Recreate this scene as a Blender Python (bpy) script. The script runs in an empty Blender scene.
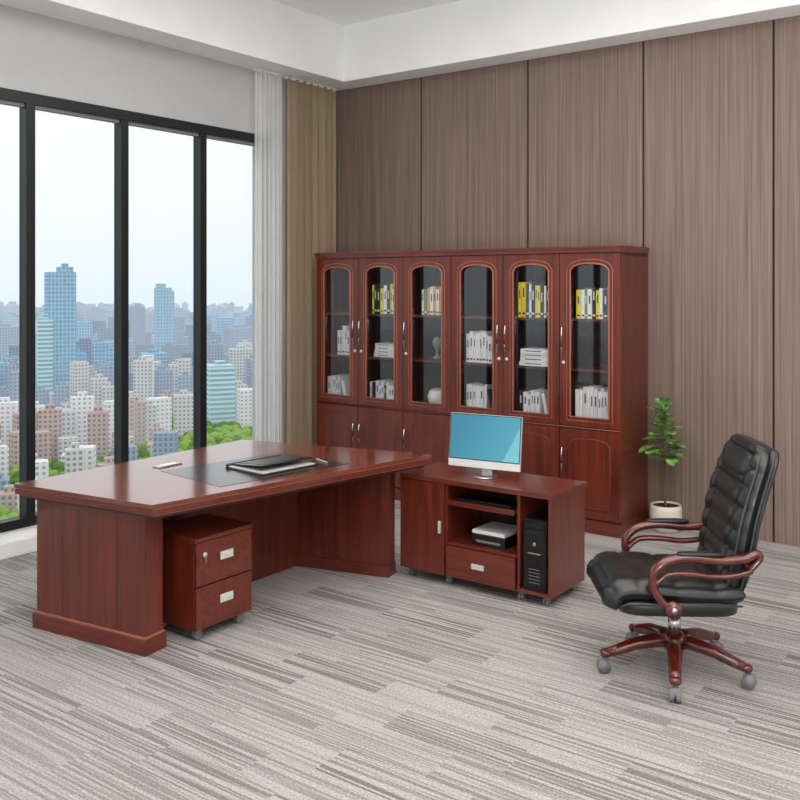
import bpy, math, random
from mathutils import Vector, Matrix
random.seed(7)
scene = bpy.context.scene
try:
    scene.view_settings.view_transform = 'Standard'
    scene.view_settings.look = 'None'
except Exception:
    pass

# ---------------------------------------------------------------- materials
def srgb(r, g, b):
    def c(v):
        v /= 255.0
        return v / 12.92 if v <= 0.04045 else ((v + 0.055) / 1.055) ** 2.4
    return (c(r), c(g), c(b), 1.0)

def newmat(name):
    m = bpy.data.materials.new(name)
    m.use_nodes = True
    nt = m.node_tree
    for n in list(nt.nodes):
        nt.nodes.remove(n)
    out = nt.nodes.new('ShaderNodeOutputMaterial')
    return m, nt, out

def N(nt, t, **kw):
    n = nt.nodes.new(t)
    for k, v in kw.items():
        setattr(n, k, v)
    return n

def simple(name, col, rough=0.5, metal=0.0, coat=0.0, bump=0.0, bscale=200, emis=None, spec=0.5):
    m, nt, out = newmat(name)
    p = N(nt, 'ShaderNodeBsdfPrincipled')
    nz = N(nt, 'ShaderNodeTexNoise')
    tc = N(nt, 'ShaderNodeTexCoord')
    nt.links.new(tc.outputs['Object'], nz.inputs['Vector'])
    nz.inputs['Scale'].default_value = bscale
    mr = N(nt, 'ShaderNodeMapRange')
    mr.inputs['To Min'].default_value = 0.93
    mr.inputs['To Max'].default_value = 1.07
    nt.links.new(nz.outputs['Fac'], mr.inputs['Value'])
    vm = N(nt, 'ShaderNodeVectorMath', operation='SCALE')
    vm.inputs[0].default_value = col[:3]
    nt.links.new(mr.outputs[0], vm.inputs['Scale'])
    nt.links.new(vm.outputs[0], p.inputs['Base Color'])
    p.inputs['Roughness'].default_value = rough
    p.inputs['Metallic'].default_value = metal
    p.inputs['Specular IOR Level'].default_value = spec
    p.inputs['Coat Weight'].default_value = coat
    p.inputs['Coat Roughness'].default_value = 0.12
    if bump > 0:
        b = N(nt, 'ShaderNodeBump')
        b.inputs['Strength'].default_value = bump
        b.inputs['Distance'].default_value = 0.002
        nt.links.new(nz.outputs['Fac'], b.inputs['Height'])
        nt.links.new(b.outputs[0], p.inputs['Normal'])
    if emis:
        p.inputs['Emission Color'].default_value = emis
        p.inputs['Emission Strength'].default_value = 1.0
    nt.links.new(p.outputs[0], out.inputs[0])
    return m

def wood(name, c1, c2, scale=(30, 30, 1.6), rough=0.3, coat=0.3, contrast=(0.3, 0.7)):
    m, nt, out = newmat(name)
    p = N(nt, 'ShaderNodeBsdfPrincipled')
    tc = N(nt, 'ShaderNodeTexCoord')
    mp = N(nt, 'ShaderNodeMapping')
    mp.inputs['Scale'].default_value = scale
    nz = N(nt, 'ShaderNodeTexNoise')
    nz.inputs['Scale'].default_value = 1.0
    nz.inputs['Detail'].default_value = 6
    nz.inputs['Roughness'].default_value = 0.65
    nz.inputs['Distortion'].default_value = 0.4
    cr = N(nt, 'ShaderNodeValToRGB')
    cr.color_ramp.elements[0].position = contrast[0]
    cr.color_ramp.elements[0].color = c1
    cr.color_ramp.elements[1].position = contrast[1]
    cr.color_ramp.elements[1].color = c2
    nt.links.new(tc.outputs['Object'], mp.inputs[0])
    nt.links.new(mp.outputs[0], nz.inputs['Vector'])
    nt.links.new(nz.outputs['Fac'], cr.inputs[0])
    nt.links.new(cr.outputs[0], p.inputs['Base Color'])
    p.inputs['Roughness'].default_value = rough
    p.inputs['Coat Weight'].default_value = coat
    p.inputs['Coat Roughness'].default_value = 0.1
    nt.links.new(p.outputs[0], out.inputs[0])
    return m

def glass_mat(name, tint, gloss=0.1, rough=0.02):
    m, nt, out = newmat(name)
    t = N(nt, 'ShaderNodeBsdfTransparent')
    t.inputs[0].default_value = tint
    g = N(nt, 'ShaderNodeBsdfGlossy')
    g.inputs['Roughness'].default_value = rough
    lw = N(nt, 'ShaderNodeLayerWeight')
    lw.inputs[0].default_value = 0.3
    mr = N(nt, 'ShaderNodeMapRange')
    mr.inputs['To Min'].default_value = gloss * 0.4
    mr.inputs['To Max'].default_value = gloss * 3
    nt.links.new(lw.outputs['Fresnel'], mr.inputs['Value'])
    mx = N(nt, 'ShaderNodeMixShader')
    nt.links.new(mr.outputs[0], mx.inputs[0])
    nt.links.new(t.outputs[0], mx.inputs[1])
    nt.links.new(g.outputs[0], mx.inputs[2])
    nt.links.new(mx.outputs[0], out.inputs[0])
    return m

M_WOOD = wood('mahogany_vertical', srgb(78, 27, 17), srgb(120, 50, 33))
M_WOODX = wood('mahogany_horizontal', srgb(80, 28, 18), srgb(120, 50, 33), scale=(1.6, 30, 30))
M_TOP = wood('mahogany_desktop', srgb(96, 44, 31), srgb(128, 66, 49), scale=(22, 1.3, 22), rough=0.18, coat=0.7)
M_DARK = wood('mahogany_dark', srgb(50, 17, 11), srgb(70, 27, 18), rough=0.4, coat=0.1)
M_LINE = simple('mahogany_highlight_trim', srgb(170, 102, 80), 0.3, coat=0.3)
M_GROOVE = simple('groove_dark', srgb(35, 9, 7), 0.6)
M_CHWOOD = wood('chair_mahogany', srgb(68, 20, 13), srgb(100, 35, 24), scale=(12, 12, 12), rough=0.2, coat=0.6)
M_SILVER = simple('brushed_metal', srgb(200, 200, 200), 0.25, 1.0)
M_CHROME = simple('satin_nickel_light', srgb(225, 225, 222), 0.3, 0.3)
M_LEATHER = simple('black_leather', srgb(25, 26, 27), 0.34, coat=0.15, bump=0.3, bscale=300)
M_STITCH = simple('leather_piping', srgb(58, 59, 60), 0.35)
M_BLACK = simple('black_plastic', srgb(22, 22, 24), 0.3)
M_BLACKG = simple('black_gloss', srgb(12, 12, 14), 0.12)
M_GREY = simple('grey_plastic', srgb(120, 120, 122), 0.5)
M_WHITE = simple('white_plastic', srgb(228, 228, 228), 0.35)
M_PAD = simple('desk_leather_inset', srgb(42, 41, 37), 0.2, coat=0.4)
M_FRAME = simple('window_frame_black', srgb(24, 28, 30), 0.4)
M_WALLW = simple('painted_white', srgb(244, 244, 244), 0.85, bscale=4)
M_CEIL = simple('ceiling_white', srgb(250, 250, 250), 0.9, bscale=3)
M_WALLG = simple('painted_light_grey', srgb(192, 193, 196), 0.85, bscale=4)
M_POT = simple('cream_ceramic', srgb(222, 212, 202), 0.5)
M_SOIL = simple('potting_soil', srgb(50, 36, 26), 0.95, bscale=60, bump=1)
M_TRUNK = simple('plant_bark', srgb(105, 84, 60), 0.8, bscale=60, bump=0.5)
M_CERAM = simple('white_ceramic', srgb(248, 246, 242), 0.2)
M_PANE = glass_mat('window_glass', (0.98, 0.99, 0.99, 1), 0.02)
M_CABGLASS = glass_mat('cabinet_glass', (0.94, 0.94, 0.95, 1), 0.12)

def leaf_material():
    m, nt, out = newmat('fiddle_leaf')
    p = N(nt, 'ShaderNodeBsdfPrincipled')
    tc = N(nt, 'ShaderNodeTexCoord')
    nz = N(nt, 'ShaderNodeTexNoise')
    nz.inputs['Scale'].default_value = 14
    cr = N(nt, 'ShaderNodeValToRGB')
    cr.color_ramp.elements[0].position = 0.35
    cr.color_ramp.elements[0].color = srgb(70, 118, 52)
    cr.color_ramp.elements[1].position = 0.65
    cr.color_ramp.elements[1].color = srgb(150, 192, 108)
    nt.links.new(tc.outputs['Object'], nz.inputs['Vector'])
    nt.links.new(nz.outputs['Fac'], cr.inputs[0])
    nt.links.new(cr.outputs[0], p.inputs['Base Color'])
    p.inputs['Roughness'].default_value = 0.35
    nt.links.new(p.outputs[0], out.inputs[0])
    return m
M_LEAF = leaf_material()

def carpet():
    m, nt, out = newmat('carpet_streaked')
    L = nt.links.new
    p = N(nt, 'ShaderNodeBsdfPrincipled')
    p.inputs['Roughness'].default_value = 1.0
    p.inputs['Specular IOR Level'].default_value = 0.05
    geo = N(nt, 'ShaderNodeNewGeometry')
    mp = N(nt, 'ShaderNodeMapping')
    L(geo.outputs['Position'], mp.inputs[0])
    br = N(nt, 'ShaderNodeTexBrick')
    br.inputs['Color1'].default_value = (0, 0, 0, 1)
    br.inputs['Color2'].default_value = (1, 1, 1, 1)
    br.inputs['Mortar'].default_value = (0.5, 0.5, 0.5, 1)
    br.inputs['Scale'].default_value = 1.0
    br.inputs['Mortar Size'].default_value = 0.0
    br.inputs['Brick Width'].default_value = 0.55
    br.inputs['Row Height'].default_value = 0.19
    br.offset = 0.37
    L(mp.outputs[0], br.inputs['Vector'])
    def streak(sx, sy, lo, hi):
        sc = N(nt, 'ShaderNodeVectorMath', operation='MULTIPLY')
        sc.inputs[1].default_value = (sx, sy, 1.0)
        L(mp.outputs[0], sc.inputs[0])
        sh = N(nt, 'ShaderNodeVectorMath', operation='SCALE')
        sh.inputs['Scale'].default_value = 37.0
        L(br.outputs['Color'], sh.inputs[0])
        ad = N(nt, 'ShaderNodeVectorMath', operation='ADD')
        L(sc.outputs[0], ad.inputs[0]); L(sh.outputs[0], ad.inputs[1])
        nz = N(nt, 'ShaderNodeTexNoise')
        nz.inputs['Scale'].default_value = 1.0
        nz.inputs['Detail'].default_value = 2
        nz.inputs['Roughness'].default_value = 0.5
        L(ad.outputs[0], nz.inputs['Vector'])
        st = N(nt, 'ShaderNodeMapRange')
        st.inputs['From Min'].default_value = lo
        st.inputs['From Max'].default_value = hi
        L(nz.outputs['Fac'], st.inputs['Value'])
        return st.outputs[0]
    s1 = streak(1.0, 74.0, 0.43, 0.57)
    ts = N(nt, 'ShaderNodeMapRange')
    ts.inputs['To Min'].default_value = 0.25
    ts.inputs['To Max'].default_value = 1.0
    L(br.outputs['Color'], ts.inputs['Value'])
    mu = N(nt, 'ShaderNodeMath', operation='MULTIPLY')
    L(s1, mu.inputs[0]); L(ts.outputs[0], mu.inputs[1])
    mix = N(nt, 'ShaderNodeMix', data_type='RGBA')
    mix.inputs[6].default_value = srgb(176, 173, 170)
    mix.inputs[7].default_value = srgb(116, 111, 107)
    L(mu.outputs[0], mix.inputs[0])
    fn = N(nt, 'ShaderNodeTexNoise')
    fn.inputs['Scale'].default_value = 110
    fn.inputs['Detail'].default_value = 3
    L(geo.outputs['Position'], fn.inputs['Vector'])
    fr = N(nt, 'ShaderNodeMapRange')
    fr.inputs['From Min'].default_value = 0.3
    fr.inputs['From Max'].default_value = 0.7
    fr.inputs['To Min'].default_value = 0.68
    fr.inputs['To Max'].default_value = 1.24
    L(fn.outputs['Fac'], fr.inputs['Value'])
    vs = N(nt, 'ShaderNodeVectorMath', operation='SCALE')
    L(mix.outputs[2], vs.inputs[0])
    L(fr.outputs[0], vs.inputs['Scale'])
    L(vs.outputs[0], p.inputs['Base Color'])
    b = N(nt, 'ShaderNodeBump')
    b.inputs['Strength'].default_value = 0.5
    b.inputs['Distance'].default_value = 0.005
    L(fn.outputs['Fac'], b.inputs['Height'])
    L(b.outputs[0], p.inputs['Normal'])
    L(p.outputs[0], out.inputs[0])
    return m
M_CARPET = carpet()
M_WALLWOOD = wood('wall_veneer_taupe', srgb(100, 82, 73), srgb(144, 123, 112), scale=(60, 60, 0.6), rough=0.55, coat=0.0, contrast=(0.32, 0.68))
M_SEAM = simple('panel_seam', srgb(40, 30, 27), 0.8)

# ---------------------------------------------------------------- mesh builder
class MB:
    def __init__(s):
        s.v = []; s.f = []; s.m = []; s.s = []; s.uv = []; s.mats = []; s.M = Matrix.Identity(4)
    def mi(s, mat):
        if mat not in s.mats:
            s.mats.append(mat)
        return s.mats.index(mat)
    def add(s, verts, faces, mat, smooth=False, uvs=None):
        o = len(s.v)
        for v in verts:
            s.v.append(s.M @ Vector(v))
        k = s.mi(mat)
        for i, f in enumerate(faces):
            s.f.append([o + j for j in f]); s.m.append(k); s.s.append(smooth)
            s.uv.append(uvs[i] if uvs else None)
    def box(s, x0, y0, z0, x1, y1, z1, mat):
        s.add([(x0,y0,z0),(x1,y0,z0),(x1,y1,z0),(x0,y1,z0),(x0,y0,z1),(x1,y0,z1),(x1,y1,z1),(x0,y1,z1)],
              [(0,3,2,1),(4,5,6,7),(0,1,5,4),(1,2,6,5),(2,3,7,6),(3,0,4,7)], mat)
    def prism_y(s, poly, y0, y1, mat):
        n = len(poly)
        vs = [(x, y0, z) for x, z in poly] + [(x, y1, z) for x, z in poly]
        fs = [tuple(range(n)), tuple(range(2*n-1, n-1, -1))] + [(i, i+n, (i+1) % n + n, (i+1) % n) for i in range(n)]
        s.add(vs, fs, mat)
    def prism_z(s, poly, z0, z1, mat):
        n = len(poly)
        vs = [(x, y, z0) for x, y in poly] + [(x, y, z1) for x, y in poly]
        fs = [tuple(range(n-1, -1, -1)), tuple(range(n, 2*n))] + [(i, (i+1) % n, (i+1) % n + n, i+n) for i in range(n)]
        s.add(vs, fs, mat)
    def tube(s, pts, r, mat, n=8, caps=True, flat=1.0):
        pts = [Vector(p) for p in pts]
        rs = r if isinstance(r, (list, tuple)) else [r] * len(pts)
        vs = []; fs = []
        up = None
        for i, p in enumerate(pts):
            a = pts[max(i-1, 0)]; b = pts[min(i+1, len(pts)-1)]
            t = (b - a).normalized()
            if up is None:
                up = Vector((0, 0, 1)) if abs(t.z) < 0.9 else Vector((0, 1, 0))
            sd = t.cross(up)
            if sd.length < 1e-4:
                sd = t.cross(Vector((1, 0, 0)))
            sd.normalize()
            u2 = sd.cross(t).normalized()
            up = u2
            for k in range(n):
                an = 2*math.pi*k/n
                vs.append(p + sd*math.cos(an)*rs[i]*flat + u2*math.sin(an)*rs[i])
        for i in range(len(pts)-1):
            for k in range(n):
                fs.append((i*n+k, i*n+(k+1) % n, (i+1)*n+(k+1) % n, (i+1)*n+k))
        if caps:
            fs.append(tuple(range(n-1, -1, -1)))
            fs.append(tuple(range((len(pts)-1)*n, len(pts)*n)))
        s.add(vs, fs, mat, True)
    def cyl(s, p0, p1, r, mat, n=20):
        s.tube([p0, p1], r, mat, n)
    def lathe(s, prof, c, mat, n=32):
        vs = []; fs = []
        for r, z in prof:
            for k in range(n):
                a = 2*math.pi*k/n
                vs.append((c[0]+r*math.cos(a), c[1]+r*math.sin(a), c[2]+z))
        for i in range(len(prof)-1):
            for k in range(n):
                fs.append((i*n+k, i*n+(k+1) % n, (i+1)*n+(k+1) % n, (i+1)*n+k))
        fs.append(tuple(range(n-1, -1, -1)))
        fs.append(tuple(range((len(prof)-1)*n, len(prof)*n)))
        s.add(vs, fs, mat, True)
    def sup(s, c, r, mat, e=0.35, nu=28, nv=14, R=None):
        def pw(v, e):
            return math.copysign(abs(v)**e, v)
        vs = []; fs = []
        for j in range(nv+1):
            ph = -math.pi/2 + math.pi*j/nv
            for i in range(nu):
                th = 2*math.pi*i/nu
                q = Vector((r[0]*pw(math.cos(ph), e)*pw(math.cos(th), e), r[1]*pw(math.cos(ph), e)*pw(math.sin(th), e), r[2]*pw(math.sin(ph), e)))
                if R is not None:
                    q = R @ q
                vs.append(Vector(c)+q)
        for j in range(nv):
            for i in range(nu):
                fs.append((j*nu+i, j*nu+(i+1) % nu, (j+1)*nu+(i+1) % nu, (j+1)*nu+i))
        s.add(vs, fs, mat, True)
    def build(s, name, bevel=0.0, seg=2, recenter=True):
        xs = [v.x for v in s.v]; ys = [v.y for v in s.v]; zs = [v.z for v in s.v]
        o = Vector(((min(xs)+max(xs))/2, (min(ys)+max(ys))/2, min(zs))) if recenter else Vector((0, 0, 0))
        me = bpy.data.meshes.new(name)
        me.from_pydata([tuple(v-o) for v in s.v], [], s.f)
        for mt in s.mats:
            me.materials.append(mt)
        me.polygons.foreach_set('material_index', s.m)
        me.polygons.foreach_set('use_smooth', s.s)
        if any(u is not None for u in s.uv):
            ul = me.uv_layers.new(name='UVMap')
            for p, u in zip(me.polygons, s.uv):
                if u:
                    for li, c in zip(p.loop_indices, u):
                        ul.data[li].uv = c
        me.update()
        import bmesh
        bm = bmesh.new(); bm.from_mesh(me)
        bmesh.ops.recalc_face_normals(bm, faces=bm.faces)
        bm.to_mesh(me); bm.free()
        ob = bpy.data.objects.new(name, me)
        ob.location = o
        scene.collection.objects.link(ob)
        if bevel > 0:
            b = ob.modifiers.new('bevel', 'BEVEL')
            b.width = bevel; b.segments = seg; b.limit_method = 'ANGLE'; b.angle_limit = math.radians(50)
            b.use_clamp_overlap = True
        return ob

# ---------------------------------------------------------------- room shell
XW, YW, ZC, ZT = -5.508, 6.47, 3.51, 4.0
XR, YF = 2.6, -1.8
b = MB(); b.box(XW-0.3, YF, -0.1, XR, YW+0.2, 0, M_CARPET); b.build('floor')

b = MB()
b.box(XW-0.3, YW+0.012, 0, XR, YW+0.2, ZT, M_SEAM)
seams = [-5.508, -4.545, -3.515, -2.565, -1.655, -0.675, 0.285, 1.245, 2.205, XR]
for i in range(len(seams)-1):
    b.box(seams[i]+0.007, YW, 0.0, seams[i+1]-0.007, YW+0.014, ZC, M_WALLWOOD)
b.build('wall_back', bevel=0.003)

pitch = 0.735
edges = [3.405 + pitch*k for k in range(-7, 4)]
WB, WT = 0.16, 2.98
b = MB()
b.box(XW-0.2, YF, WT, XW, YW+0.01, ZT, M_WALLG)
b.box(XW-0.2, YF, 0, XW, YW+0.01, WB, M_WALLW)
b.box(XW-0.2, edges[-1], WB, XW, YW+0.01, WT, M_WALLG)
b.build('wall_left')
b = MB(); b.box(XW, YF, 0, XW+0.06, 5.2, 0.10, M_WALLW); b.build('baseboard_left', bevel=0.006)

for i in range(len(edges)-1):
    y0, y1 = edges[i], edges[i+1]
    b = MB(); fw = 0.032
    xa, xb = XW-0.07, XW+0.012
    b.box(xa, y0, WB, xb, y0+fw, WT, M_FRAME)
    b.box(xa, y1-fw, WB, xb, y1, WT, M_FRAME)
    b.box(xa, y0+fw, WT-0.07, xb, y1-fw, WT, M_FRAME)
    b.box(xa, y0+fw, WB, xb, y1-fw, WB+0.06, M_FRAME)
    b.box(xa+0.02, y0+fw, WT-0.095, xb-0.02, y1-fw, WT-0.07, M_GREY)
    b.box(XW-0.05, y0+fw, WB+0.06, XW-0.044, y1-fw, WT-0.07, M_PANE)
    b.build('window_%d' % (i+1))

b = MB()
b.box(XW-0.2, YF, ZT, XR, YW+0.2, ZT+0.1, M_CEIL)
b.box(XW, 6.21, ZC, XR, YW, ZT, M_CEIL)
b.box(XW, YF, ZC, -5.19, 6.21, ZT, M_CEIL)
b.build('ceiling')

# ---------------------------------------------------------------- curtains
def curtain(name, y0, y1, xb, amp, folds, mat, z0=0.02, z1=3.49, seed=1):
    rnd = random.Random(seed)
    n = folds*14; nz = 14
    ph = [rnd.uniform(0.8, 1.2) for _ in range(folds+1)]
    vs = []; fs = []
    for j in range(nz+1):
        z = z0 + (z1-z0)*j/nz
        for i in range(n+1):
            t = i/n
            a = t*folds
            am = amp*ph[int(a)]
            vs.append((xb + am*math.sin(2*math.pi*a) + 0.2*am*math.sin(5*a+j*0.15), y0+(y1-y0)*t + 0.012*math.sin(2*math.pi*a*2+1), z))
    for j in range(nz):
        for i in range(n):
            a = j*(n+1)+i
            fs.append((a, a+1, a+n+2, a+n+1))
    b = MB(); b.add(vs, fs, mat, True)
    b.box(xb-0.015, y0, z1-0.01, xb+0.015, y1, z1+0.015, M_WHITE)
    return b.build(name)

def cloth(name, col, transp, tcol=(1, 1, 1, 1)):
    m, nt, out = newmat(name)
    L = nt.links.new
    d = N(nt, 'ShaderNodeBsdfDiffuse')
    tc = N(nt, 'ShaderNodeTexCoord')
    nz = N(nt, 'ShaderNodeTexNoise'); nz.inputs['Scale'].default_value = 120
    L(tc.outputs['Object'], nz.inputs['Vector'])
    mr = N(nt, 'ShaderNodeMapRange'); mr.inputs['To Min'].default_value = 0.85; mr.inputs['To Max'].default_value = 1.15
    L(nz.outputs['Fac'], mr.inputs['Value'])
    vm = N(nt, 'ShaderNodeVectorMath', operation='SCALE'); vm.inputs[0].default_value = col[:3]
    L(mr.outputs[0], vm.inputs['Scale']); L(vm.outputs[0], d.inputs[0])
    tl = N(nt, 'ShaderNodeBsdfTranslucent'); L(vm.outputs[0], tl.inputs[0])
    mx = N(nt, 'ShaderNodeMixShader'); mx.inputs[0].default_value = 0.3
    L(d.outputs[0], mx.inputs[1]); L(tl.outputs[0], mx.inputs[2])
    t = N(nt, 'ShaderNodeBsdfTransparent'); t.inputs[0].default_value = tcol
    m2 = N(nt, 'ShaderNodeMixShader'); m2.inputs[0].default_value = transp
    L(mx.outputs[0], m2.inputs[1]); L(t.outputs[0], m2.inputs[2])
    L(m2.outputs[0], out.inputs[0])
    return m
M_CURT = cloth('curtain_beige_fabric', srgb(184, 164, 138), 0.0)
M_SHEER = cloth('sheer_voile', srgb(252, 252, 252), 0.6)
curtain('sheer_curtain', 5.35, 5.66, -5.42, 0.028, 6, M_SHEER, seed=3)
curtain('curtain', 5.73, 6.37, -5.43, 0.042, 7, M_CURT, seed=5)

# ---------------------------------------------------------------- bookcase
BX0, BX1, BY0, BY1 = -5.291, -2.525, 5.964, 6.455
CW = (BX1-BX0)/6
b = MB()
b.box(BX0-0.005, BY0-0.015, 0, BX1+0.005, BY1, 0.09, M_WOODX)
b.box(BX0-0.004, BY0-0.012, 1.955, BX1+0.006, BY1, 1.985, M_WOODX)
b.box(BX0-0.008, BY0-0.02, 1.985, BX1+0.010, BY1, 2.0, M_WOODX)
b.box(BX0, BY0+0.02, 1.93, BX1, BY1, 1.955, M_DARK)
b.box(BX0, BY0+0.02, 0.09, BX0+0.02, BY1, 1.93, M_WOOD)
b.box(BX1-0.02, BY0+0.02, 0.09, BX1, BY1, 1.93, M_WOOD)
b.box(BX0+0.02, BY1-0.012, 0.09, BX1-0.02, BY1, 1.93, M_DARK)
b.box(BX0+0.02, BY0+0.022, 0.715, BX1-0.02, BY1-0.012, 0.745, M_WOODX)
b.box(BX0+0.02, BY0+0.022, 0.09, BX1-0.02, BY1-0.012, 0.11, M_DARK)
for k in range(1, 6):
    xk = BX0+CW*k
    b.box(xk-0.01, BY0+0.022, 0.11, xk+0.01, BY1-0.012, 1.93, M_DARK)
SH = [0.745, 1.135, 1.49]
for z in SH[1:]:
    b.box(BX0+0.02, BY0+0.035, z-0.018, BX1-0.02, BY1-0.012, z, M_WOODX)
handles = {0: 'R', 1: 'L', 2: 'L', 3: 'R', 4: 'L', 5: 'L'}
def archpts(xa, xb, zs, rise, n=14):
    pts = []
    for i in range(n+1):
        t = i/n
        x = xa+(xb-xa)*t
        q = 2*t-1
        z = zs + rise*math.sqrt(max(0.0, 1-abs(q)**2.2))
        pts.append((x, z))
    return pts
for k in range(6):
    x0 = BX0+CW*k+0.003; x1 = BX0+CW*(k+1)-0.003
    ya, yb = BY0, BY0+0.02
    st = 0.082
    zl, zh = 0.735, 1.95
    ox0, ox1, oz0, ozs, rise = x0+st, x1-st, 0.80, 1.83, 0.05
    b.box(x0, ya, zl, ox0, yb, zh, M_WOOD)
    b.box(ox1, ya, zl, x1, yb, zh, M_WOOD)
    b.box(ox0, ya, zl, ox1, yb, oz0, M_WOOD)
    ap = archpts(ox0, ox1, ozs, rise)
    for i in range(len(ap)-1):
        b.prism_y([ap[i], ap[i+1], (ap[i+1][0], zh), (ap[i][0], zh)], ya, yb, M_WOOD)
    b.box(ox0-0.01, yb+0.001, oz0-0.01, ox1+0.01, yb+0.005, ozs+rise+0.005, M_CABGLASS)
    loop = [(ox0, ya-0.001, oz0)] + [(p[0], ya-0.001, p[1]) for p in ap] + [(ox1, ya-0.001, oz0), (ox0, ya-0.001, oz0)]
    b.tube(loop, 0.006, M_LINE, 6)
    g = 0.026
    ap2 = archpts(ox0-g, ox1+g, ozs+0.012, rise+0.016)
    loop = [(ox0-g, ya, oz0-g)] + [(p[0], ya, p[1]) for p in ap2] + [(ox1+g, ya, oz0-g), (ox0-g, ya, oz0-g)]
    b.tube(loop, 0.003, M_LINE, 6)
    zl, zh = 0.10, 0.715
    b.box(x0, ya, zl, x1, yb, zh, M_WOOD)
    px0, px1, pz0, pzs = x0+0.075, x1-0.075, 0.17, 0.605
    ap = archpts(px0, px1, pzs, 0.045)
    b.prism_y([(px0, pz0), (px1, pz0)] + ap[::-1], ya-0.008, ya, M_WOOD)
    loop = [(px0, ya-0.003, pz0)] + [(p[0], ya-0.003, p[1]) for p in ap] + [(px1, ya-0.003, pz0), (px0, ya-0.003, pz0)]
    b.tube(loop, 0.007, M_WOOD, 6)
    hx = x1-0.03 if handles[k] == 'R' else x0+0.03
    for (hz, hl) in ((1.33, 0.20), (0.50, 0.16)):
        b.cyl((hx, ya, hz-hl/2+0.02), (hx, ya-0.03, hz-hl/2+0.02), 0.005, M_SILVER, 8)
        b.cyl((hx, ya, hz+hl/2-0.02), (hx, ya-0.03, hz+hl/2-0.02), 0.005, M_SILVER, 8)
        b.tube([(hx, ya-0.028, hz-hl/2), (hx, ya-0.034, hz-hl/4), (hx, ya-0.036, hz), (hx, ya-0.034, hz+hl/4), (hx, ya-0.028, hz+hl/2)],
               [0.005, 0.006, 0.008, 0.006, 0.005], M_SILVER, 8)
        b.tube([(hx, ya-0.0365, hz-hl/5), (hx, ya-0.038, hz), (hx, ya-0.0365, hz+hl/5)], 0.008, M_CHWOOD, 8)
    b.cyl((hx, ya, 1.18), (hx, ya-0.006, 1.18), 0.012, M_CHROME, 12)
b.tube([(BX0, BY0-0.002, 0.725), (BX1, BY0-0.002, 0.725)], 0.005, M_WOODX, 6)
b.build('bookcase', bevel=0.002, seg=1)

# books
BC = {}
def bcol(r, g, bb):
    k = (r, g, bb)
    if k not in BC:
        BC[k] = simple('book_cover_%d_%d_%d' % k, srgb(r, g, bb), 0.5)
    return BC[k]
white = [(252, 250, 246), (250, 250, 250), (244, 242, 238), (252, 250, 244), (232, 232, 232)]
dark = [(40, 42, 48), (60, 62, 72)]
mixt = [(246, 230, 60), (30, 30, 32), (250, 250, 248), (244, 224, 40), (40, 40, 40), (250, 250, 248)]
warm = [(252, 248, 240), (240, 170, 80), (100, 156, 90), (250, 250, 250), (252, 248, 240)]
b = MB()
def row(k, shelf, f0, f1, pal, hmin=0.2, hmax=0.25, lean=False, labels=True):
    x0 = BX0+CW*k+0.03; x1 = BX0+CW*(k+1)-0.03
    x = x0+(x1-x0)*f0; xe = x0+(x1-x0)*f1
    z = SH[shelf]+0.001
    yb = BY0+0.042
    last = None
    while x < xe:
        w = random.uniform(0.020, 0.036); h = random.uniform(hmin, hmax)
        c = random.choice([q for q in pal if q != last]); last = c
        d = random.uniform(0.15, 0.18); y = yb+random.uniform(0, 0.01)
        if lean and x+w >= xe-0.03:
            a = math.radians(13)
            b.M = Matrix.Translation((x+w+0.05, 0, z)) @ Matrix.Rotation(-a, 4, 'Y')
            b.box(-w, y, 0.008, 0, y+d, h, bcol(*c)); b.M = Matrix.Identity(4)
            break
        b.box(x, y, z, x+w-0.003, y+d, z+h, bcol(*c))
        if labels:
            lc = (60, 60, 66) if sum(c) > 380 else (235, 230, 210)
            if random.random() < 0.75:
                zz = random.uniform(0.45, 0.6)
                b.box(x+w*0.3, y-0.0008, z+h*zz, x+w*0.62, y, z+h*(zz+0.27), bcol(*lc))
            b.box(x+w*0.15, y-0.0008, z+h*0.08, x+w*0.8, y, z+h*0.14, bcol(*lc))
        x += w
def stack(k, shelf, f0, f1, n, pal):
    x0 = BX0+CW*k+0.03; x1 = BX0+CW*(k+1)-0.03
    xa = x0+(x1-x0)*f0; xb = x0+(x1-x0)*f1
    z = SH[shelf]+0.001
    for i in range(n):
        h = random.uniform(0.024, 0.036)
        c = random.choice(pal)
        b.box(xa+random.uniform(0, .015), BY0+0.045, z, xb-random.uniform(0, .02), BY0+0.22, z+h-0.002, bcol(*c))
        b.box(xa+0.05, BY0+0.0442, z+h*0.35, xb-0.08, BY0+0.045, z+h*0.6, bcol(110, 110, 115))
        z += h
row(0, 1, 0.42, 0.84, white); row(0, 0, 0.15, 0.62, white+dark, 0.17, 0.21, True)
row(1, 2, 0.2, 0.80, mixt); stack(1, 1, 0.25, 0.82, 4, white); row(1, 0, 0.15, 0.8, white+dark[:1], 0.15, 0.2)
row(2, 2, 0.3, 0.82, warm, 0.2, 0.23)
row(3, 1, 0.2, 0.80, white, 0.2, 0.24); row(3, 0, 0.2, 0.76, white+dark[:1], 0.2, 0.24, True)
row(4, 2, 0.18, 0.76, mixt, 0.22, 0.26); stack(4, 1, 0.2, 0.85, 4, white); row(4, 0, 0.2, 0.76, white+dark[:1], 0.18, 0.22, True)
row(5, 2, 0.2, 0.80, mixt+warm, 0.2, 0.24); row(5, 0, 0.18, 0.82, white, 0.23, 0.27)
b.build('books')
b = MB()
cx = BX0+CW*2.56
b.lathe([(0.035, 0), (0.06, 0.02), (0.085, 0.06), (0.09, 0.1), (0.075, 0.14), (0.055, 0.155), (0.05, 0.15), (0.01, 0.12)], (cx, BY0+0.13, SH[0]+0.001), M_CERAM)
b.build('ceramic_vase')
b = MB()
cx = BX0+CW*2.5
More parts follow.
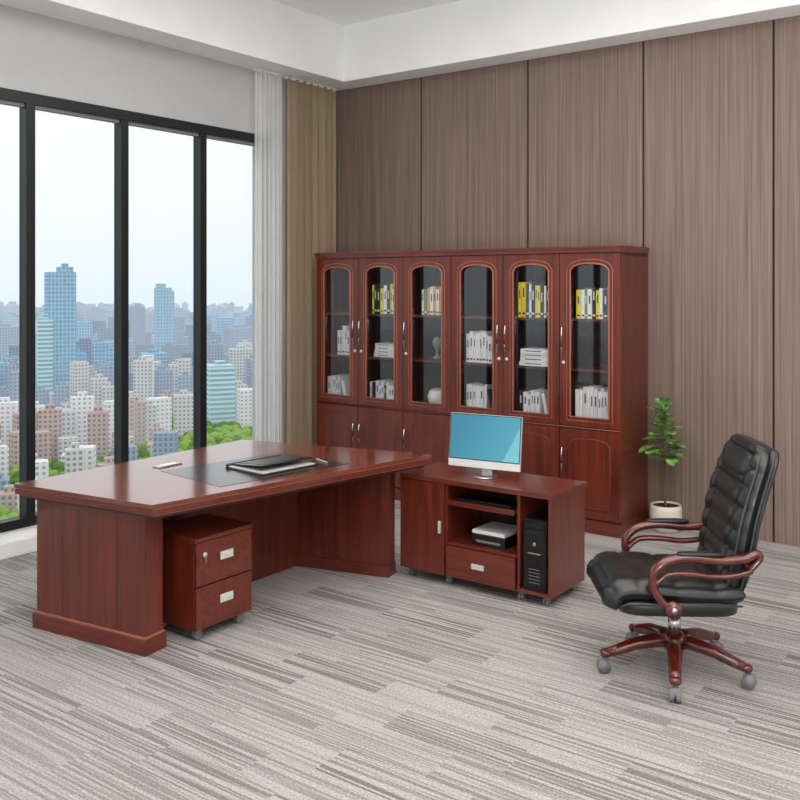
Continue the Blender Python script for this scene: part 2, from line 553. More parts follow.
b.lathe([(0.03, 0), (0.035, 0.01), (0.012, 0.03), (0.01, 0.07), (0.03, 0.1), (0.04, 0.13), (0.03, 0.165), (0.008, 0.18)], (cx, BY0+0.15, SH[1]+0.001), simple('grey_stone_figurine', srgb(150, 148, 140), 0.6))
b.build('decorative_trophy')

# ---------------------------------------------------------------- executive desk
Lc, Fc, Rc, Bc = (-4.315, 2.58), (-3.390, 2.700), (-3.085, 4.50), (-4.353, 4.19)
quad = [Lc, Fc, Rc, Bc]
def inset(q, d):
    cx = sum(p[0] for p in q)/4; cy = sum(p[1] for p in q)/4
    o = []
    for p in q:
        v = Vector((p[0]-cx, p[1]-cy))
        v2 = v*(1-d*1.4/v.length)
        o.append((cx+v2.x, cy+v2.y))
    return o
b = MB()
b.prism_z(quad, 0.710, 0.73, M_TOP)
b.prism_z(inset(quad, 0.006), 0.704, 0.710, M_LINE)
b.prism_z(inset(quad, 0.003), 0.678, 0.704, M_WOODX)
b.prism_z(inset(quad, 0.018), 0.671, 0.678, M_LINE)
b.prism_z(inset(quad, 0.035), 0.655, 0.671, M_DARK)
def frame_at(p, q):
    d = (Vector(q)-Vector(p)); a = math.atan2(d.y, d.x)
    return Matrix.Translation((p[0], p[1], 0)) @ Matrix.Rotation(a, 4, 'Z'), d.length
Mt, ln = frame_at((-4.25, 2.66), (-3.502, 2.758))
b.M = Mt
b.box(0.012, 0.006, 0.08, ln-0.012, 0.11, 0.655, M_GROOVE)
np_ = 4
for i in range(np_):
    xa = 0.008+(ln-0.016)*i/np_; xb = 0.008+(ln-0.016)*(i+1)/np_
    b.box(xa+0.0006, 0.0, 0.08, xb-0.0006, 0.008, 0.655, M_WOOD)
b.box(ln-0.014, 0, 0.08, ln-0.006, 0.115, 0.655, M_WOOD)
b.box(0.008, 0.108, 0.08, ln-0.008, 0.115, 0.655, M_WOOD)
b.box(-0.008, -0.014, 0, ln+0.006, 0.127, 0.075, M_WOODX)
b.box(-0.002, -0.008, 0.075, ln, 0.121, 0.085, M_LINE)
b.M = Matrix.Identity(4)
b.prism_z([(-3.90, 2.80), (-3.88, 2.80), (-3.88, 4.28), (-3.90, 4.28)], 0.0, 0.655, M_WOOD)
Mt, ln = frame_at((-4.2, 4.12), (-3.285, 4.345))
b.M = Mt
b.box(0, 0, 0.07, ln, 0.09, 0.655, M_WOOD)
b.box(-0.005, -0.01, 0, ln+0.003, 0.10, 0.07, M_WOODX)
b.M = Matrix.Identity(4)
b.prism_z([(-3.97, 3.22), (-3.42, 3.14), (-3.29, 3.98), (-3.84, 4.0)], 0.7295, 0.7315, M_PAD)
b.build('executive_desk', bevel=0.003)

b = MB()
b.M = Matrix.Translation((-4.06, 3.34, 0.73)) @ Matrix.Rotation(math.radians(3), 4, 'Z')
b.box(-0.03, -0.08, 0, 0.03, 0.08, 0.006, M_SILVER)
b.box(-0.018, -0.065, 0.006, 0.018, 0.065, 0.009, M_WHITE)
b.build('cable_grommet', bevel=0.002)

b = MB()
b.M = Matrix.Translation((-3.57, 3.66, 0.7316)) @ Matrix.Rotation(math.radians(-6), 4, 'Z')
b.box(-0.155, -0.2, 0, 0.155, 0.2, 0.006, M_BLACK)
b.box(-0.145, -0.185, 0.006, 0.145, 0.185, 0.011, M_CHROME)
M0 = b.M.copy()
b.M = M0 @ Matrix.Translation((-0.155, 0, 0.012)) @ Matrix.Rotation(math.radians(-5), 4, 'Y')
b.box(0, -0.16, 0, 0.27, 0.19, 0.006, M_BLACKG)
b.box(0.03, -0.13, 0.006, 0.24, 0.16, 0.0075, M_BLACK)
b.M = M0
b.cyl((-0.155, -0.19, 0.012), (-0.155, 0.19, 0.012), 0.010, M_BLACK, 10)
b.build('document_folder', bevel=0.002)

b = MB()
b.M = Matrix.Translation((-3.46, 3.935, 0.7316)) @ Matrix.Rotation(math.radians(-20), 4, 'Z')
b.tube([(-0.05, 0, 0.005), (0.07, 0, 0.005), (0.085, 0, 0.005)], [0.004, 0.004, 0.001], M_CHROME, 8)
b.build('pen')

# ---------------------------------------------------------------- mobile drawer pedestal
b = MB()
x0, x1, y0, y1 = -3.78, -3.42, 2.985, 3.36
b.box(x0, y0, 0.055, x1-0.02, y1, 0.485, M_WOOD)
b.box(x0-0.003, y0-0.005, 0.485, x1+0.004, y1+0.005, 0.505, M_WOODX)
for za, zb in ((0.062, 0.265), (0.272, 0.48)):
    b.box(x1-0.018, y0+0.004, za, x1, y1-0.004, zb, M_WOODX)
    zc = (za+zb)/2+0.015; yc = (y0+y1)/2+0.01
    b.box(x1, yc-0.042, zc-0.02, x1+0.006, yc+0.042, zc+0.02, M_CHROME)
    b.box(x1+0.006, yc-0.034, zc+0.004, x1+0.012, yc+0.034, zc+0.016, M_WHITE)
b.cyl((x1, y0+0.055, 0.42), (x1+0.008, y0+0.055, 0.42), 0.012, M_CHROME, 14)
b.box(x1+0.008, y0+0.052, 0.38, x1+0.011, y0+0.058, 0.42, M_SILVER)
def caster(b, x, y, h=0.055):
    b.cyl((x, y, h), (x, y, h-0.015), 0.02, M_GREY, 12)
    r = (h-0.008)/2
    b.cyl((x-0.014, y, r), (x-0.003, y, r), r, M_GREY, 16)
    b.cyl((x+0.003, y, r), (x+0.014, y, r), r, M_GREY, 16)
    b.box(x-0.01, y-0.012, r, x+0.01, y+0.012, h-0.01, M_BLACK)
for cx in (x0+0.05, x1-0.05):
    for cy in (y0+0.05, y1-0.05):
        caster(b, cx, cy)
b.build('mobile_drawer_pedestal', bevel=0.002)

# ---------------------------------------------------------------- side cabinet
b = MB()
x0, x1, y0, y1 = -3.252, -2.262, 4.425, 4.835
zb, zt = 0.055, 0.585
b.box(x0-0.004, y0-0.012, zt, x1+0.012, y1+0.01, 0.612, M_WOODX)
b.box(x0, y0+0.002, zb, x0+0.018, y1, zt, M_WOOD)
b.box(x1-0.02, y0+0.002, zb, x1, y1, zt, M_WOOD)
b.box(x0+0.018, y0+0.004, zb, x1-0.02, y1-0.012, zb+0.02, M_WOODX)
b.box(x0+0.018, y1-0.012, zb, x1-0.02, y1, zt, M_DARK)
b.box(-2.945, y0+0.004, zb+0.02, -2.927, y1-0.012, zt, M_WOOD)
b.box(-2.472, y0+0.004, zb+0.02, -2.454, y1-0.012, zt, M_WOOD)
b.box(x0+0.004, y0-0.016, zb+0.005, -2.940, y0+0.001, zt-0.003, M_WOOD)
b.box(-2.927, y0+0.008, 0.235, -2.472, y1-0.012, 0.252, M_WOODX)
b.box(-2.922, y0-0.016, zb+0.008, -2.477, y0+0.003, 0.236, M_WOODX)
b.box(-2.915, y0-0.005, 0.475, -2.484, y1-0.06, 0.49, M_WOODX)
b.box(-2.915, y0-0.008, 0.468, -2.484, y0-0.003, 0.498, M_WOODX)
b.box(-2.75, y0-0.024, 0.135, -2.67, y0-0.016, 0.165, M_CHROME)
b.box(-2.975, y0-0.024, 0.30, -2.958, y0-0.016, 0.37, M_CHROME)
for cx in (x0+0.05, -2.936, -2.463, x1-0.05):
    for cy in (y0+0.045, y1-0.05):
        caster(b, cx, cy)
b.build('side_cabinet', bevel=0.002)

b = MB()
b.box(-2.88, y0+0.02, 0.4905, -2.52, y0+0.15, 0.508, M_BLACK)
for r in range(4):
    for c in range(13):
        xx = -2.87+0.0265*c; yy = y0+0.03+0.028*r
        b.box(xx, yy, 0.508, xx+0.022, yy+0.023, 0.513, M_BLACKG)
b.build('keyboard')

b = MB()
xa, xb = -2.79, -2.575
b.box(xa, y0+0.05, 0.2525, xb, y0+0.27, 0.312, M_BLACK)
b.box(xa+0.004, y0+0.055, 0.312, xb-0.004, y0+0.265, 0.318, M_GREY)
b.box(xa+0.002, y0+0.05, 0.318, xb-0.002, y0+0.27, 0.338, M_WHITE)
b.box(xa+0.03, y0+0.045, 0.27, xb-0.03, y0+0.05, 0.285, M_GREY)
b.build('desktop_printer', bevel=0.004)

b = MB()
xa, xb = -2.437, -2.298
b.box(xa, y0+0.02, 0.0755, xb, y0+0.36, 0.46, M_BLACK)
b.box(xa+0.004, y0+0.008, 0.0775, xb-0.004, y0+0.02, 0.458, M_BLACKG)
for zz in (0.42, 0.385):
    b.box(xa+0.018, y0+0.004, zz, xb-0.018, y0+0.008, zz+0.018, M_BLACK)
b.cyl(((xa+xb)/2, y0+0.008, 0.33), ((xa+xb)/2, y0+0.002, 0.33), 0.010, M_SILVER, 14)
for i in range(5):
    b.box(xa+0.035, y0+0.005, 0.12+i*0.018, xb-0.035, y0+0.008, 0.123+i*0.018, M_GREY)
b.box(xa+0.03, y0+0.004, 0.275, xb-0.03, y0+0.008, 0.283, M_SILVER)
b.build('computer_tower', bevel=0.003)

# monitor
def screen_mat():
    m, nt, out = newmat('screen_display')
    L = nt.links.new
    tc = N(nt, 'ShaderNodeTexCoord')
    mp = N(nt, 'ShaderNodeMapping')
    mp.inputs['Rotation'].default_value = (0, math.radians(-25), 0)
    mp.inputs['Location'].default_value = (0.46, 0, 0)
    mp.inputs['Scale'].default_value = (1.4, 1.4, 1.4)
    gr = N(nt, 'ShaderNodeTexGradient')
    cr = N(nt, 'ShaderNodeValToRGB')
    e = cr.color_ramp.elements
    e[0].position = 0.1; e[0].color = srgb(52, 142, 170)
    e[1].position = 1.0; e[1].color = srgb(150, 220, 230)
    q = e.new(0.55); q.color = srgb(80, 172, 196)
    q = e.new(0.56); q.color = srgb(122, 206, 220)
    L(tc.outputs['Object'], mp.inputs[0]); L(mp.outputs[0], gr.inputs['Vector']); L(gr.outputs['Fac'], cr.inputs[0])
    p = N(nt, 'ShaderNodeBsdfPrincipled')
    p.inputs['Base Color'].default_value = (0.01, 0.01, 0.01, 1)
    p.inputs['Roughness'].default_value = 0.15
    L(cr.outputs[0], p.inputs['Emission Color'])
    p.inputs['Emission Strength'].default_value = 0.85
    L(p.outputs[0], out.inputs[0])
    return m
M_SCREEN = screen_mat()
b = MB()
b.M = Matrix.Translation((-2.79, 4.60, 0.613)) @ Matrix.Rotation(math.radians(8), 4, 'Z')
Mb = b.M.copy()
b.lathe([(0.001, 0), (0.075, 0), (0.078, 0.003), (0.075, 0.006), (0.001, 0.007)], (0, 0.02, 0), M_SILVER)
b.prism_y([(-0.035, 0.005), (0.035, 0.005), (0.028, 0.11), (-0.028, 0.11)], 0.05, 0.06, M_SILVER)
b.M = Mb @ Matrix.Translation((0, 0, 0.05)) @ Matrix.Rotation(math.radians(-7), 4, 'X')
b.box(-0.225, 0.0, 0, 0.225, 0.014, 0.31, M_CHROME)
b.sup((0, 0.03, 0.16), (0.15, 0.02, 0.12), M_SILVER, 0.8)
b.box(-0.223, -0.002, 0.043, 0.223, 0.0, 0.308, M_BLACKG)
b.box(-0.218, -0.003, 0.048, 0.218, -0.002, 0.303, M_SCREEN)
b.build('desktop_monitor', bevel=0.001, seg=1)

# ---------------------------------------------------------------- office chair (local +x = facing)
def smooth(pts, n=6):
    P_ = [Vector(p) for p in pts]
    out = []
    for i in range(len(P_)-1):
        p0 = P_[max(i-1, 0)]; p1 = P_[i]; p2 = P_[i+1]; p3 = P_[min(i+2, len(P_)-1)]
        for k in range(n):
            t = k/n
            out.append(0.5*((2*p1)+(-p0+p2)*t+(2*p0-5*p1+4*p2-p3)*t*t+(-p0+3*p1-3*p2+p3)*t**3))
    out.append(P_[-1])
    return out
b = MB()
A = math.radians(-143.6-2)
b.M = Matrix.Translation((-1.462, 4.055, 0)) @ Matrix.Rotation(A, 4, 'Z')
for i in range(5):
    a = math.radians(72*i + 4)
    c, s_ = math.cos(a), math.sin(a)
    def P(r, z): return (r*c, r*s_, z)
    b.tube([P(0.02, 0.135), P(0.08, 0.14), P(0.18, 0.125), P(0.26, 0.098), P(0.31, 0.085)], [0.026, 0.03, 0.027, 0.023, 0.019], M_CHWOOD, 12, flat=1.2)
    b.sup(P(0.31, 0.085), (0.026, 0.026, 0.018), M_CHWOOD, 0.8, 16, 8)
    b.cyl(P(0.305, 0.08), P(0.305, 0.045), 0.008, M_SILVER, 8)
    t = Vector((-s_, c, 0)); q = Vector(P(0.32, 0.029))
    b.cyl(q+t*0.005, q+t*0.024, 0.028, M_GREY, 18)
    b.cyl(q-t*0.005, q-t*0.024, 0.028, M_GREY, 18)
    b.sup(tuple(q+Vector((0, 0, 0.012))), (0.024, 0.024, 0.022), M_GREY, 0.8, 14, 8)
b.lathe([(0.045, 0.10), (0.055, 0.115), (0.055, 0.155), (0.042, 0.17), (0.03, 0.18)], (0, 0, 0), M_CHWOOD, 24)
b.lathe([(0.028, 0.17), (0.028, 0.25), (0.018, 0.252), (0.018, 0.31)], (0, 0, 0), M_SILVER, 20)
b.box(-0.11, -0.09, 0.295, 0.11, 0.09, 0.33, M_BLACK)
b.tube([(0.02, -0.09, 0.31), (0.02, -0.22, 0.305)], 0.006, M_SILVER, 8)
b.sup((0.03, 0, 0.355), (0.262, 0.24, 0.04), M_LEATHER, 0.35)
def loft(path, halfw, thick, mat, chan=6, amp=0.006, nW=22, front=1, seams_=(-0.62, 0.62)):
    m_ = len(path)
    vs = []; fs = []
    ring = 2*nW
    for i, (x, z) in enumerate(path):
        a = path[max(i-1, 0)]; c_ = path[min(i+1, m_-1)]
        t = Vector((c_[0]-a[0], c_[1]-a[1])).normalized()
        nx, nz_ = -t.y*front, t.x*front
        u = i/(m_-1)
        endf = min(1.0, math.sqrt(max(0.0, 1-(abs(2*u-1))**10))+0.02)
        hw = halfw(u)*(0.93+0.07*endf); th = thick(u)*endf
        groove = abs(math.sin(math.pi*u*chan))**0.45
        for k in range(ring):
            if k < nW:
                s_ = -1+2*k/(nW-1); side = 1
            else:
                s_ = 1-2*(k-nW)/(nW-1); side = -1
            prof = (max(0.0, 1-abs(s_)**5))**0.5
            off = side*th*0.5*prof
            if side > 0:
                off += amp*(groove-1)*prof*2
                for sv in seams_:
                    off -= amp*1.2*math.exp(-((s_-sv)/0.05)**2)
                off += 0.012*math.exp(-((abs(s_)-0.8)/0.13)**2)
            vs.append((x+nx*off, s_*hw, z+nz_*off))
    for i in range(m_-1):
        for k in range(ring):
            fs.append((i*ring+k, i*ring+(k+1) % ring, (i+1)*ring+(k+1) % ring, (i+1)*ring+k))
    fs.append(tuple(range(ring-1, -1, -1))); fs.append(tuple(range((m_-1)*ring, m_*ring)))
    b.add(vs, fs, mat, True)
spath = smooth([(0.308, 0.35, 0), (0.302, 0.40, 0), (0.25, 0.425, 0), (0.13, 0.423, 0), (0.0, 0.414, 0), (-0.14, 0.41, 0), (-0.24, 0.415, 0)], 10)
loft([(p.x, p.y) for p in spath], lambda u: 0.25, lambda u: 0.10, M_LEATHER, 5, 0.006, front=-1)
bpath = smooth([(-0.19, 0.43, 0), (-0.21, 0.52, 0), (-0.228, 0.62, 0), (-0.245, 0.72, 0), (-0.272, 0.82, 0), (-0.303, 0.91, 0), (-0.332, 0.985, 0), (-0.35, 1.025, 0)], 12)
def bw(u):
    return 0.222+0.03*math.sin(math.pi*min(1, u*1.1))-0.04*max(0, (u-0.75)/0.25)**2
loft([(p.x, p.y) for p in bpath], bw, lambda u: 0.105-0.02*u, M_LEATHER, 8, 0.010, front=-1)
loft([(p.x-0.042, p.y-0.005) for p in bpath], lambda u: bw(u)*1.0, lambda u: 0.05, M_LEATHER, 1, 0.0, front=-1)
for sgn in (-1, 1):
    pts = [(p.x+0.03, sgn*(bw(i/(len(bpath)-1))-0.012), p.y) for i, p in enumerate(bpath)]
    b.tube(pts[2:-2], 0.005, M_STITCH, 8)
    pts = [(p.x-0.025, sgn*(bw(i/(len(bpath)-1))+0.004), p.y) for i, p in enumerate(bpath)]
    b.tube(pts[2:-2], 0.004, M_STITCH, 8)
    b.tube([(0.287, sgn*0.243, 0.37), (0.25, sgn*0.251, 0.385), (0.0, sgn*0.252, 0.378), (-0.22, sgn*0.25, 0.378)], 0.005, M_STITCH, 8)
R = Matrix.Rotation(math.radians(-19), 3, 'Y')
b.sup((-0.305, 0, 0.94), (0.052, 0.18, 0.062), M_LEATHER, 0.55, R=R)
b.sup((-0.345, 0, 1.01), (0.055, 0.185, 0.034), M_LEATHER, 0.7, R=R)
for sg in (-1, 1):
    y = sg*0.272
    up = smooth([(0.06, y, 0.365), (0.12, y, 0.40), (0.16, y, 0.465), (0.155, y, 0.525), (0.105, y, 0.57), (0.01, y, 0.587), (-0.12, y, 0.577), (-0.22, y, 0.585), (-0.265, y, 0.607), (-0.28, y, 0.587), (-0.24, y, 0.54)])
    n = len(up)
    b.tube(up, [0.015+0.005*math.sin(math.pi*i/n) for i in range(n)], M_CHWOOD, 12, flat=1.35)
    lo = smooth([(0.15, y, 0.475), (0.10, y, 0.515), (0.01, y, 0.52), (-0.09, y, 0.51), (-0.18, y, 0.515), (-0.25, y, 0.535)])
    b.tube(lo, 0.013, M_CHWOOD, 12, flat=1.35)
    b.sup((-0.04, y, 0.604), (0.10, 0.024, 0.009), M_LEATHER, 0.6)
    b.cyl((0.075, y+sg*0.022, 0.37), (0.075, y-sg*0.03, 0.37), 0.034, M_CHWOOD, 24)
    b.cyl((0.075, y+sg*0.026, 0.37), (0.075, y+sg*0.02, 0.37), 0.013, M_SILVER, 16)
    b.tube([(0.075, y, 0.36), (0.05, y-sg*0.08, 0.34)], 0.022, M_CHWOOD, 10)
    b.tube([(-0.24, y, 0.55), (-0.24, y-sg*0.05, 0.555)], 0.014, M_CHWOOD, 10)
b.build('office_chair')

# ---------------------------------------------------------------- plant
b = MB()
pc = (-2.345, 6.335, 0)
b.lathe([(0.07, 0), (0.082, 0.004), (0.103, 0.05), (0.110, 0.1), (0.108, 0.155), (0.104, 0.185), (0.096, 0.185), (0.096, 0.17), (0.001, 0.17)], pc, M_POT, 36)
b.lathe([(0.001, 0.171), (0.095, 0.171), (0.095, 0.173), (0.001, 0.178)], pc, M_SOIL, 24)
stem = smooth([(pc[0], pc[1], 0.17), (pc[0]-0.012, pc[1]-.005, 0.3), (pc[0]+0.008, pc[1]-0.02, 0.45), (pc[0]-0.005, pc[1]-0.04, 0.62), (pc[0]+0.01, pc[1]-0.05, 0.84)], 5)
b.tube(stem, [0.010-0.005*i/len(stem) for i in range(len(stem))], M_TRUNK, 8)
for (dx, dz0, dz1) in ((-0.05, 0.5, 0.72), (0.06, 0.46, 0.70)):
    b.tube([(pc[0], pc[1]-0.025, dz0), (pc[0]+dx*0.6, pc[1]-0.04, (dz0+dz1)/2), (pc[0]+dx, pc[1]-0.05, dz1)], [0.007, 0.005, 0.004], M_TRUNK, 8)
def leaf(b, base, az, el, L, W):
    d = Vector((math.cos(az)*math.cos(el), math.sin(az)*math.cos(el), math.sin(el)))
    side = Vector((-math.sin(az), math.cos(az), 0))
    nrm = side.cross(d).normalized() * -1
    n = 9; vs = []; fs = []
    st_ = Vector(base)+d*0.03
    for i in range(n+1):
        t = i/n
        w = W*math.sqrt(max(0.0, 1-(2*t-1)**2*0.98))*(0.72+0.38*t)
        if i == n: w = 0.006
        cpt = st_+d*L*t + Vector((0, 0, -1))*L*0.35*t*t
        wob = 0.004*math.sin(t*9)
        vs += [cpt+side*w+nrm*(0.010+wob), cpt+side*w*0.5+nrm*0.003, cpt, cpt-side*w*0.5+nrm*0.003, cpt-side*w+nrm*(0.010-wob)]
    for i in range(n):
        for k in range(4):
            a = i*5+k
            fs.append((a, a+1, a+6, a+5))
    for v in vs:
        v.y = min(v.y, 6.455); v.x = max(v.x, -2.51)
    b.add(vs, fs, M_LEAF, True)
    b.tube([base, st_], 0.003, M_LEAF, 6)
rl = random.Random(11)
for i in range(46):
    t = i/45
    z = 0.50+0.36*t
    bx = rl.choice([-0.045, 0.0, 0.05]) * (1-0.6*t)
    base = (pc[0]+bx, pc[1]-0.045, z)
    az = i*2.399+0.4
    s0 = math.sin(az)
    sn = 1.0 if s0 < 0.2 else 0.55
    leaf(b, base, az, math.radians(0+60*t**1.3+rl.uniform(-14, 25)), (0.12-0.03*t+rl.uniform(-0.015, 0.015))*sn, (0.050+rl.uniform(-0.006, 0.006))*(1-0.15*t))
b.build('potted_fiddle_leaf_fig')

# ---------------------------------------------------------------- city
GZ = -120.0
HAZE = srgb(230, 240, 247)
fwd = Vector((-0.593, 0.805, 0)); rgt = Vector((0.805, 0.593, 0))
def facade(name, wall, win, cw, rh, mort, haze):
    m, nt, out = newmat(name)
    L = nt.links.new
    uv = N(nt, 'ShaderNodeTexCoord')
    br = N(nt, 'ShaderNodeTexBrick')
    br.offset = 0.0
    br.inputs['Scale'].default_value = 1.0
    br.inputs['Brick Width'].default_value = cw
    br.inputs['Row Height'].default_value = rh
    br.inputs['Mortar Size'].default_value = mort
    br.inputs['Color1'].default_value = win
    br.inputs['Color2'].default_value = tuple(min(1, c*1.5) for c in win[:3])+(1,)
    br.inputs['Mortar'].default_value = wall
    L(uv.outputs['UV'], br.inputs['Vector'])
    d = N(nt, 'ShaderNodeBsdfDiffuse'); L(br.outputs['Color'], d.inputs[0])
    e = N(nt, 'ShaderNodeEmission'); e.inputs[0].default_value = HAZE; e.inputs[1].default_value = 1.0  # air haze put into the facade itself as glow, by distance
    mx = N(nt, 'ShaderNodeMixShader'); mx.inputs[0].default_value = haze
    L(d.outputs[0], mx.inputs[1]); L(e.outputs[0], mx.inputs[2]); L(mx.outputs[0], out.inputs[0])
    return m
types = {
 'glass_blue': (srgb(150, 200, 222), srgb(60, 130, 170), 3.5, 4, 0.5),
 'glass_teal': (srgb(205, 230, 232), srgb(70, 150, 165), 30, 4, 1.0),
 'concrete': (srgb(215, 210, 205), srgb(105, 114, 126), 3.2, 3.2, 0.8),
 'brick': (srgb(204, 170, 160), srgb(110, 98, 106), 3.2, 3.2, 0.8),
 'grey': (srgb(150, 168, 190), srgb(84, 108, 138), 3.2, 3.4, 0.7),
 'steel': (srgb(116, 140, 164), srgb(60, 84, 114), 3.2, 3.4, 0.7),
 'white': (srgb(240, 236, 232), srgb(140, 144, 154), 3.5, 3.2, 0.9)}
FM = {}
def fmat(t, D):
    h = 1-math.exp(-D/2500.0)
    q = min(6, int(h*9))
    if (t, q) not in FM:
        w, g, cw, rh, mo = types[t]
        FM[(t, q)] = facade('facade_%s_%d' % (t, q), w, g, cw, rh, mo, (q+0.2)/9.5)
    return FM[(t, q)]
city = MB()
placed = []
def bld(D, u, w, d, top, t, yaw=None, base=GZ, reg=True):
    c = fwd*D + rgt*(D*u)
    if reg: placed.append((c, w*0.7))
    yaw = yaw if yaw is not None else random.uniform(0, 1.5)
    R = Matrix.Rotation(yaw, 4, 'Z')
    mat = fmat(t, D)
    def blk(w, d, z0, z1, mat):
        cs = [c+R @ Vector((sx*w/2, sy*d/2, 0)) for sx, sy in ((-1, -1), (1, -1), (1, 1), (-1, 1))]
        vs = [(p.x, p.y, z0) for p in cs]+[(p.x, p.y, z1) for p in cs]
        fs = [(0, 1, 5, 4), (1, 2, 6, 5), (2, 3, 7, 6), (3, 0, 4, 7), (4, 5, 6, 7)]
        H = z1-z0
        uvs = []
        for i in range(4):
            ww = w if i % 2 == 0 else d
            uvs.append([(0.4, 0), (ww+0.4, 0), (ww+0.4, H), (0.4, H)])
        uvs.append([(0.1, 0.1)]*4)
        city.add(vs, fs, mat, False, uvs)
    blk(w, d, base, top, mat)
    if random.random() < 0.6:
        blk(w*0.4, d*0.45, top, top+3.5, mat)
V0 = math.radians(36.4)
bld(900, -0.369, 26, 24, 14, 'glass_blue', V0+0.5)
bld(899, -0.364, 14, 14, 19, 'glass_blue', V0+0.5)
bld(880, -0.386, 14, 20, -30, 'glass_teal', V0+0.4)
bld(1150, -0.2575, 18, 18, -2, 'glass_blue', V0+0.5)
bld(1149, -0.2600, 9, 14, 3, 'glass_blue', V0+0.5)
bld(1150, -0.251, 10, 14, -6, 'glass_blue', V0+0.5)
bld(1250, -0.285, 20, 18, -28, 'grey', V0+0.3)
bld(780, -0.196, 22, 20, -66, 'glass_teal', V0+0.4)
for D, u, w, top, t in ((1000, -0.342, 30, -60, 'steel'), (1050, -0.305, 30, -62, 'grey'), (1000, -0.268, 26, -72, 'glass_blue'), (1100, -0.228, 26, -70, 'steel'),
                        (1100, -0.43, 34, -48, 'grey'), (1200, -0.175, 30, -54, 'grey'), (950, -0.325, 18, -58, 'glass_blue'), (1500, -0.165, 26, -46, 'glass_blue'),
                        (1600, -0.24, 30, -42, 'grey'), (1600, -0.33, 30, -40, 'grey'), (1000, -0.41, 26, -64, 'steel'), (1150, -0.318, 20, -52, 'steel'),
                        (1250, -0.345, 24, -48, 'glass_blue'), (1350, -0.30, 26, -50, 'steel'), (1300, -0.215, 24, -54, 'steel'), (1400, -0.19, 24, -48, 'glass_blue'),
                        (1250, -0.245, 24, -60, 'grey'), (900, -0.215, 18, -78, 'grey'), (860, -0.285, 18, -80, 'steel'), (880, -0.345, 18, -76, 'concrete'),
                        (1000, -0.16, 24, -70, 'steel'), (900, -0.425, 20, -74, 'glass_blue')):
    bld(D, u, w, w*0.8, top, t, V0+random.uniform(0.1, 0.6))
for D, u, w, top, t in ((640, -0.345, 15, -76, 'white'), (620, -0.38, 14, -82, 'brick'), (650, -0.31, 14, -80, 'white'),
                        (620, -0.405, 16, -84, 'brick'), (680, -0.288, 15, -84, 'brick'), (700, -0.262, 16, -84, 'white'), (720, -0.235, 15, -84, 'concrete'),
                        (760, -0.165, 16, -84, 'white'), (640, -0.43, 18, -80, 'white'),
                        (630, -0.363, 13, -84, 'concrete'), (625, -0.328, 13, -84, 'brick'), (670, -0.298, 13, -80, 'brick'), (690, -0.275, 13, -88, 'concrete')):
    bld(D, u, w, w*0.7, top, t, V0+random.uniform(0.1, 0.7))
tries = 0; cnt = 0
while cnt < 1500 and tries < 14000:
    tries += 1
    D = 430 + random.random()*2100
    u = random.uniform(-0.8, 0.12) if random.random() < 0.35 else random.uniform(-0.5, -0.1)
    if -0.25 < u < -0.12 and D < 750:
        continue
    if D < 610 and random.random() < 0.75:
        continue
    c = fwd*D+rgt*(D*u)
    w = random.uniform(10, 16) if D < 900 else random.uniform(14, 28)
    if any((c-p).length < (q+w*0.55) for p, q in placed):
        continue
    hmax = 30 if D < 800 else (60 if D < 1400 else 76)
    H = random.uniform(0.35*hmax, hmax)
    t = random.choice(['brick', 'white', 'concrete', 'grey', 'brick', 'concrete'] if D < 850 else ['grey', 'steel', 'steel', 'grey', 'glass_blue', 'concrete', 'glass_blue'])
    bld(D, u, w, w*random.uniform(0.6, 0.9), GZ+H, t, V0+random.choice([0.15, 0.4, 0.7])+random.uniform(-.1, .1))
    cnt += 1

M_TREE = simple('city_tree_foliage', srgb(104, 142, 62), 0.9, bscale=0.3)
M_TREE2 = simple('city_tree_foliage_light', srgb(148, 180, 92), 0.9, bscale=0.3)
rt = random.Random(4)
for i in range(2200):
    r = rt.random()
    if r < 0.35:
        D = rt.uniform(560, 780); u = rt.uniform(-0.25, -0.12)
    elif r < 0.75:
        D = rt.uniform(430, 660); u = rt.uniform(-0.5, -0.26)
    else:
        D = rt.uniform(450, 1100); u = rt.uniform(-0.7, 0.0)
    c = fwd*D+rgt*(D*u)
    if any((c-p).length < q for p, q in placed[:900]):
        continue
    rr = rt.uniform(2.5, 5)
    city.sup((c.x, c.y, GZ+rr*0.9), (rr, rr*rt.uniform(.8, 1.2), rr*rt.uniform(0.8, 1.3)), rt.choice([M_TREE, M_TREE2]), 1.0, 8, 5)
city.build('city_skyline')

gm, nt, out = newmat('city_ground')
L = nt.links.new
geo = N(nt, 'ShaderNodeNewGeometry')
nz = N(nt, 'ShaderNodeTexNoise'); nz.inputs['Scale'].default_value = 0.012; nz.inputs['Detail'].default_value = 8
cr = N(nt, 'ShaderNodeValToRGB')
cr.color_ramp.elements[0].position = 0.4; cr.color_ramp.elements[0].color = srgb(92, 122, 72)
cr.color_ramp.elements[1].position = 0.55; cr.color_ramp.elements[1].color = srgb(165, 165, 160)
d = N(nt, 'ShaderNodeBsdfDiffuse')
e = N(nt, 'ShaderNodeEmission'); e.inputs[0].default_value = HAZE; e.inputs[1].default_value = 1.1  # ground carries its own painted haze: emission growing with distance
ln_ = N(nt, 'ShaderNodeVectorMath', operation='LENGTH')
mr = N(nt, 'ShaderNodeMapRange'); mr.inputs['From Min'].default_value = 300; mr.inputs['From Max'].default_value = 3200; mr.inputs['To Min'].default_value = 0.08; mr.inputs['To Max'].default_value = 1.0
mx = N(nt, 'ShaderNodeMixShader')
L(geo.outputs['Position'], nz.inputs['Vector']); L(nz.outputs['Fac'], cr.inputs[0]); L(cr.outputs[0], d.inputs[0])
L(geo.outputs['Position'], ln_.inputs[0]); L(ln_.outputs['Value'], mr.inputs['Value']); L(mr.outputs[0], mx.inputs[0])
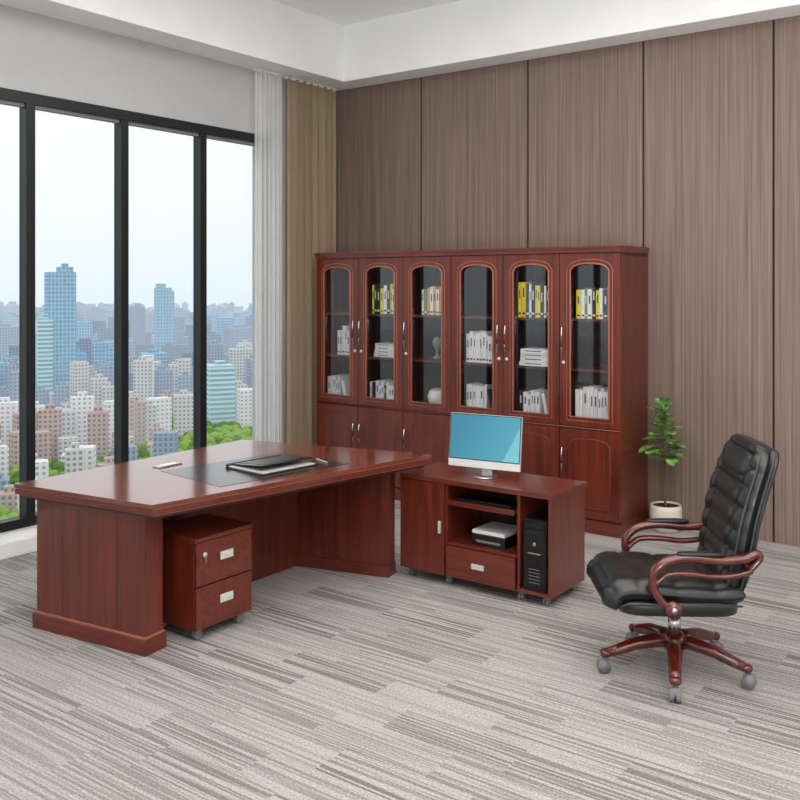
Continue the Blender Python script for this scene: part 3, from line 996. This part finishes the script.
L(d.outputs[0], mx.inputs[1]); L(e.outputs[0], mx.inputs[2]); L(mx.outputs[0], out.inputs[0])
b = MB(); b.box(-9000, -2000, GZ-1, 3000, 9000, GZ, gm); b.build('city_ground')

# ---------------------------------------------------------------- world + lights
w = bpy.data.worlds.new('sky'); scene.world = w; w.use_nodes = True
nt = w.node_tree
for n in list(nt.nodes): nt.nodes.remove(n)
L = nt.links.new
out = nt.nodes.new('ShaderNodeOutputWorld'); bg = nt.nodes.new('ShaderNodeBackground')
tc = nt.nodes.new('ShaderNodeTexCoord'); sp = nt.nodes.new('ShaderNodeSeparateXYZ'); cr = nt.nodes.new('ShaderNodeValToRGB')
L(tc.outputs['Generated'], sp.inputs[0])
mr = nt.nodes.new('ShaderNodeMapRange'); mr.inputs['From Min'].default_value = -1; mr.inputs['From Max'].default_value = 1
L(sp.outputs['Z'], mr.inputs['Value']); L(mr.outputs[0], cr.inputs[0])
els = cr.color_ramp.elements
els[0].position = 0.0; els[0].color = (0.60, 0.59, 0.58, 1)
els[1].position = 1.0; els[1].color = (0.85, 0.89, 0.94, 1)
e1 = els.new(0.49); e1.color = (0.66, 0.74, 0.78, 1)
e2 = els.new(0.505); e2.color = (0.69, 0.755, 0.79, 1)
e3 = els.new(0.56); e3.color = (0.79, 0.80, 0.81, 1)
L(cr.outputs[0], bg.inputs[0]); bg.inputs[1].default_value = 1.32
L(bg.outputs[0], out.inputs[0])

def area(name, loc, rot, sx, sy, power, col=(1, 1, 1)):
    ld = bpy.data.lights.new(name, 'AREA'); ld.shape = 'RECTANGLE'; ld.size = sx; ld.size_y = sy; ld.energy = power; ld.color = col
    o = bpy.data.objects.new(name, ld); o.location = loc; o.rotation_euler = rot; scene.collection.objects.link(o); return o
area('added_overhead_fill', (-2.4, 3.2, 3.93), (0, 0, 0), 3.6, 3.6, 105, (1, 0.96, 0.91))  # unseen fill light added under the tray to brighten the room
area('added_overhead_fill.001', (0.8, 1.5, 3.93), (0, 0, 0), 2.5, 4.0, 85, (1, 0.96, 0.91))  # second added fill, out of view, no fixture modelled
area('added_upward_fill', (0.9, -0.6, 0.9), (math.radians(158), math.radians(22), 0), 1.5, 1.5, 430, (1, 0.975, 0.945))  # unseen fill added behind the camera, aimed up to whiten the ceiling

# ---------------------------------------------------------------- camera
cd = bpy.data.cameras.new('camera'); cam = bpy.data.objects.new('camera', cd)
cd.sensor_width = 36; cd.lens = 36*922/800
cd.shift_y = -0.144
cd.clip_end = 20000; cd.clip_start = 0.05
cam.location = (0, 0, 1.73)
cam.rotation_euler = (math.radians(90), 0, math.radians(36.4))
scene.collection.objects.link(cam); scene.camera = cam
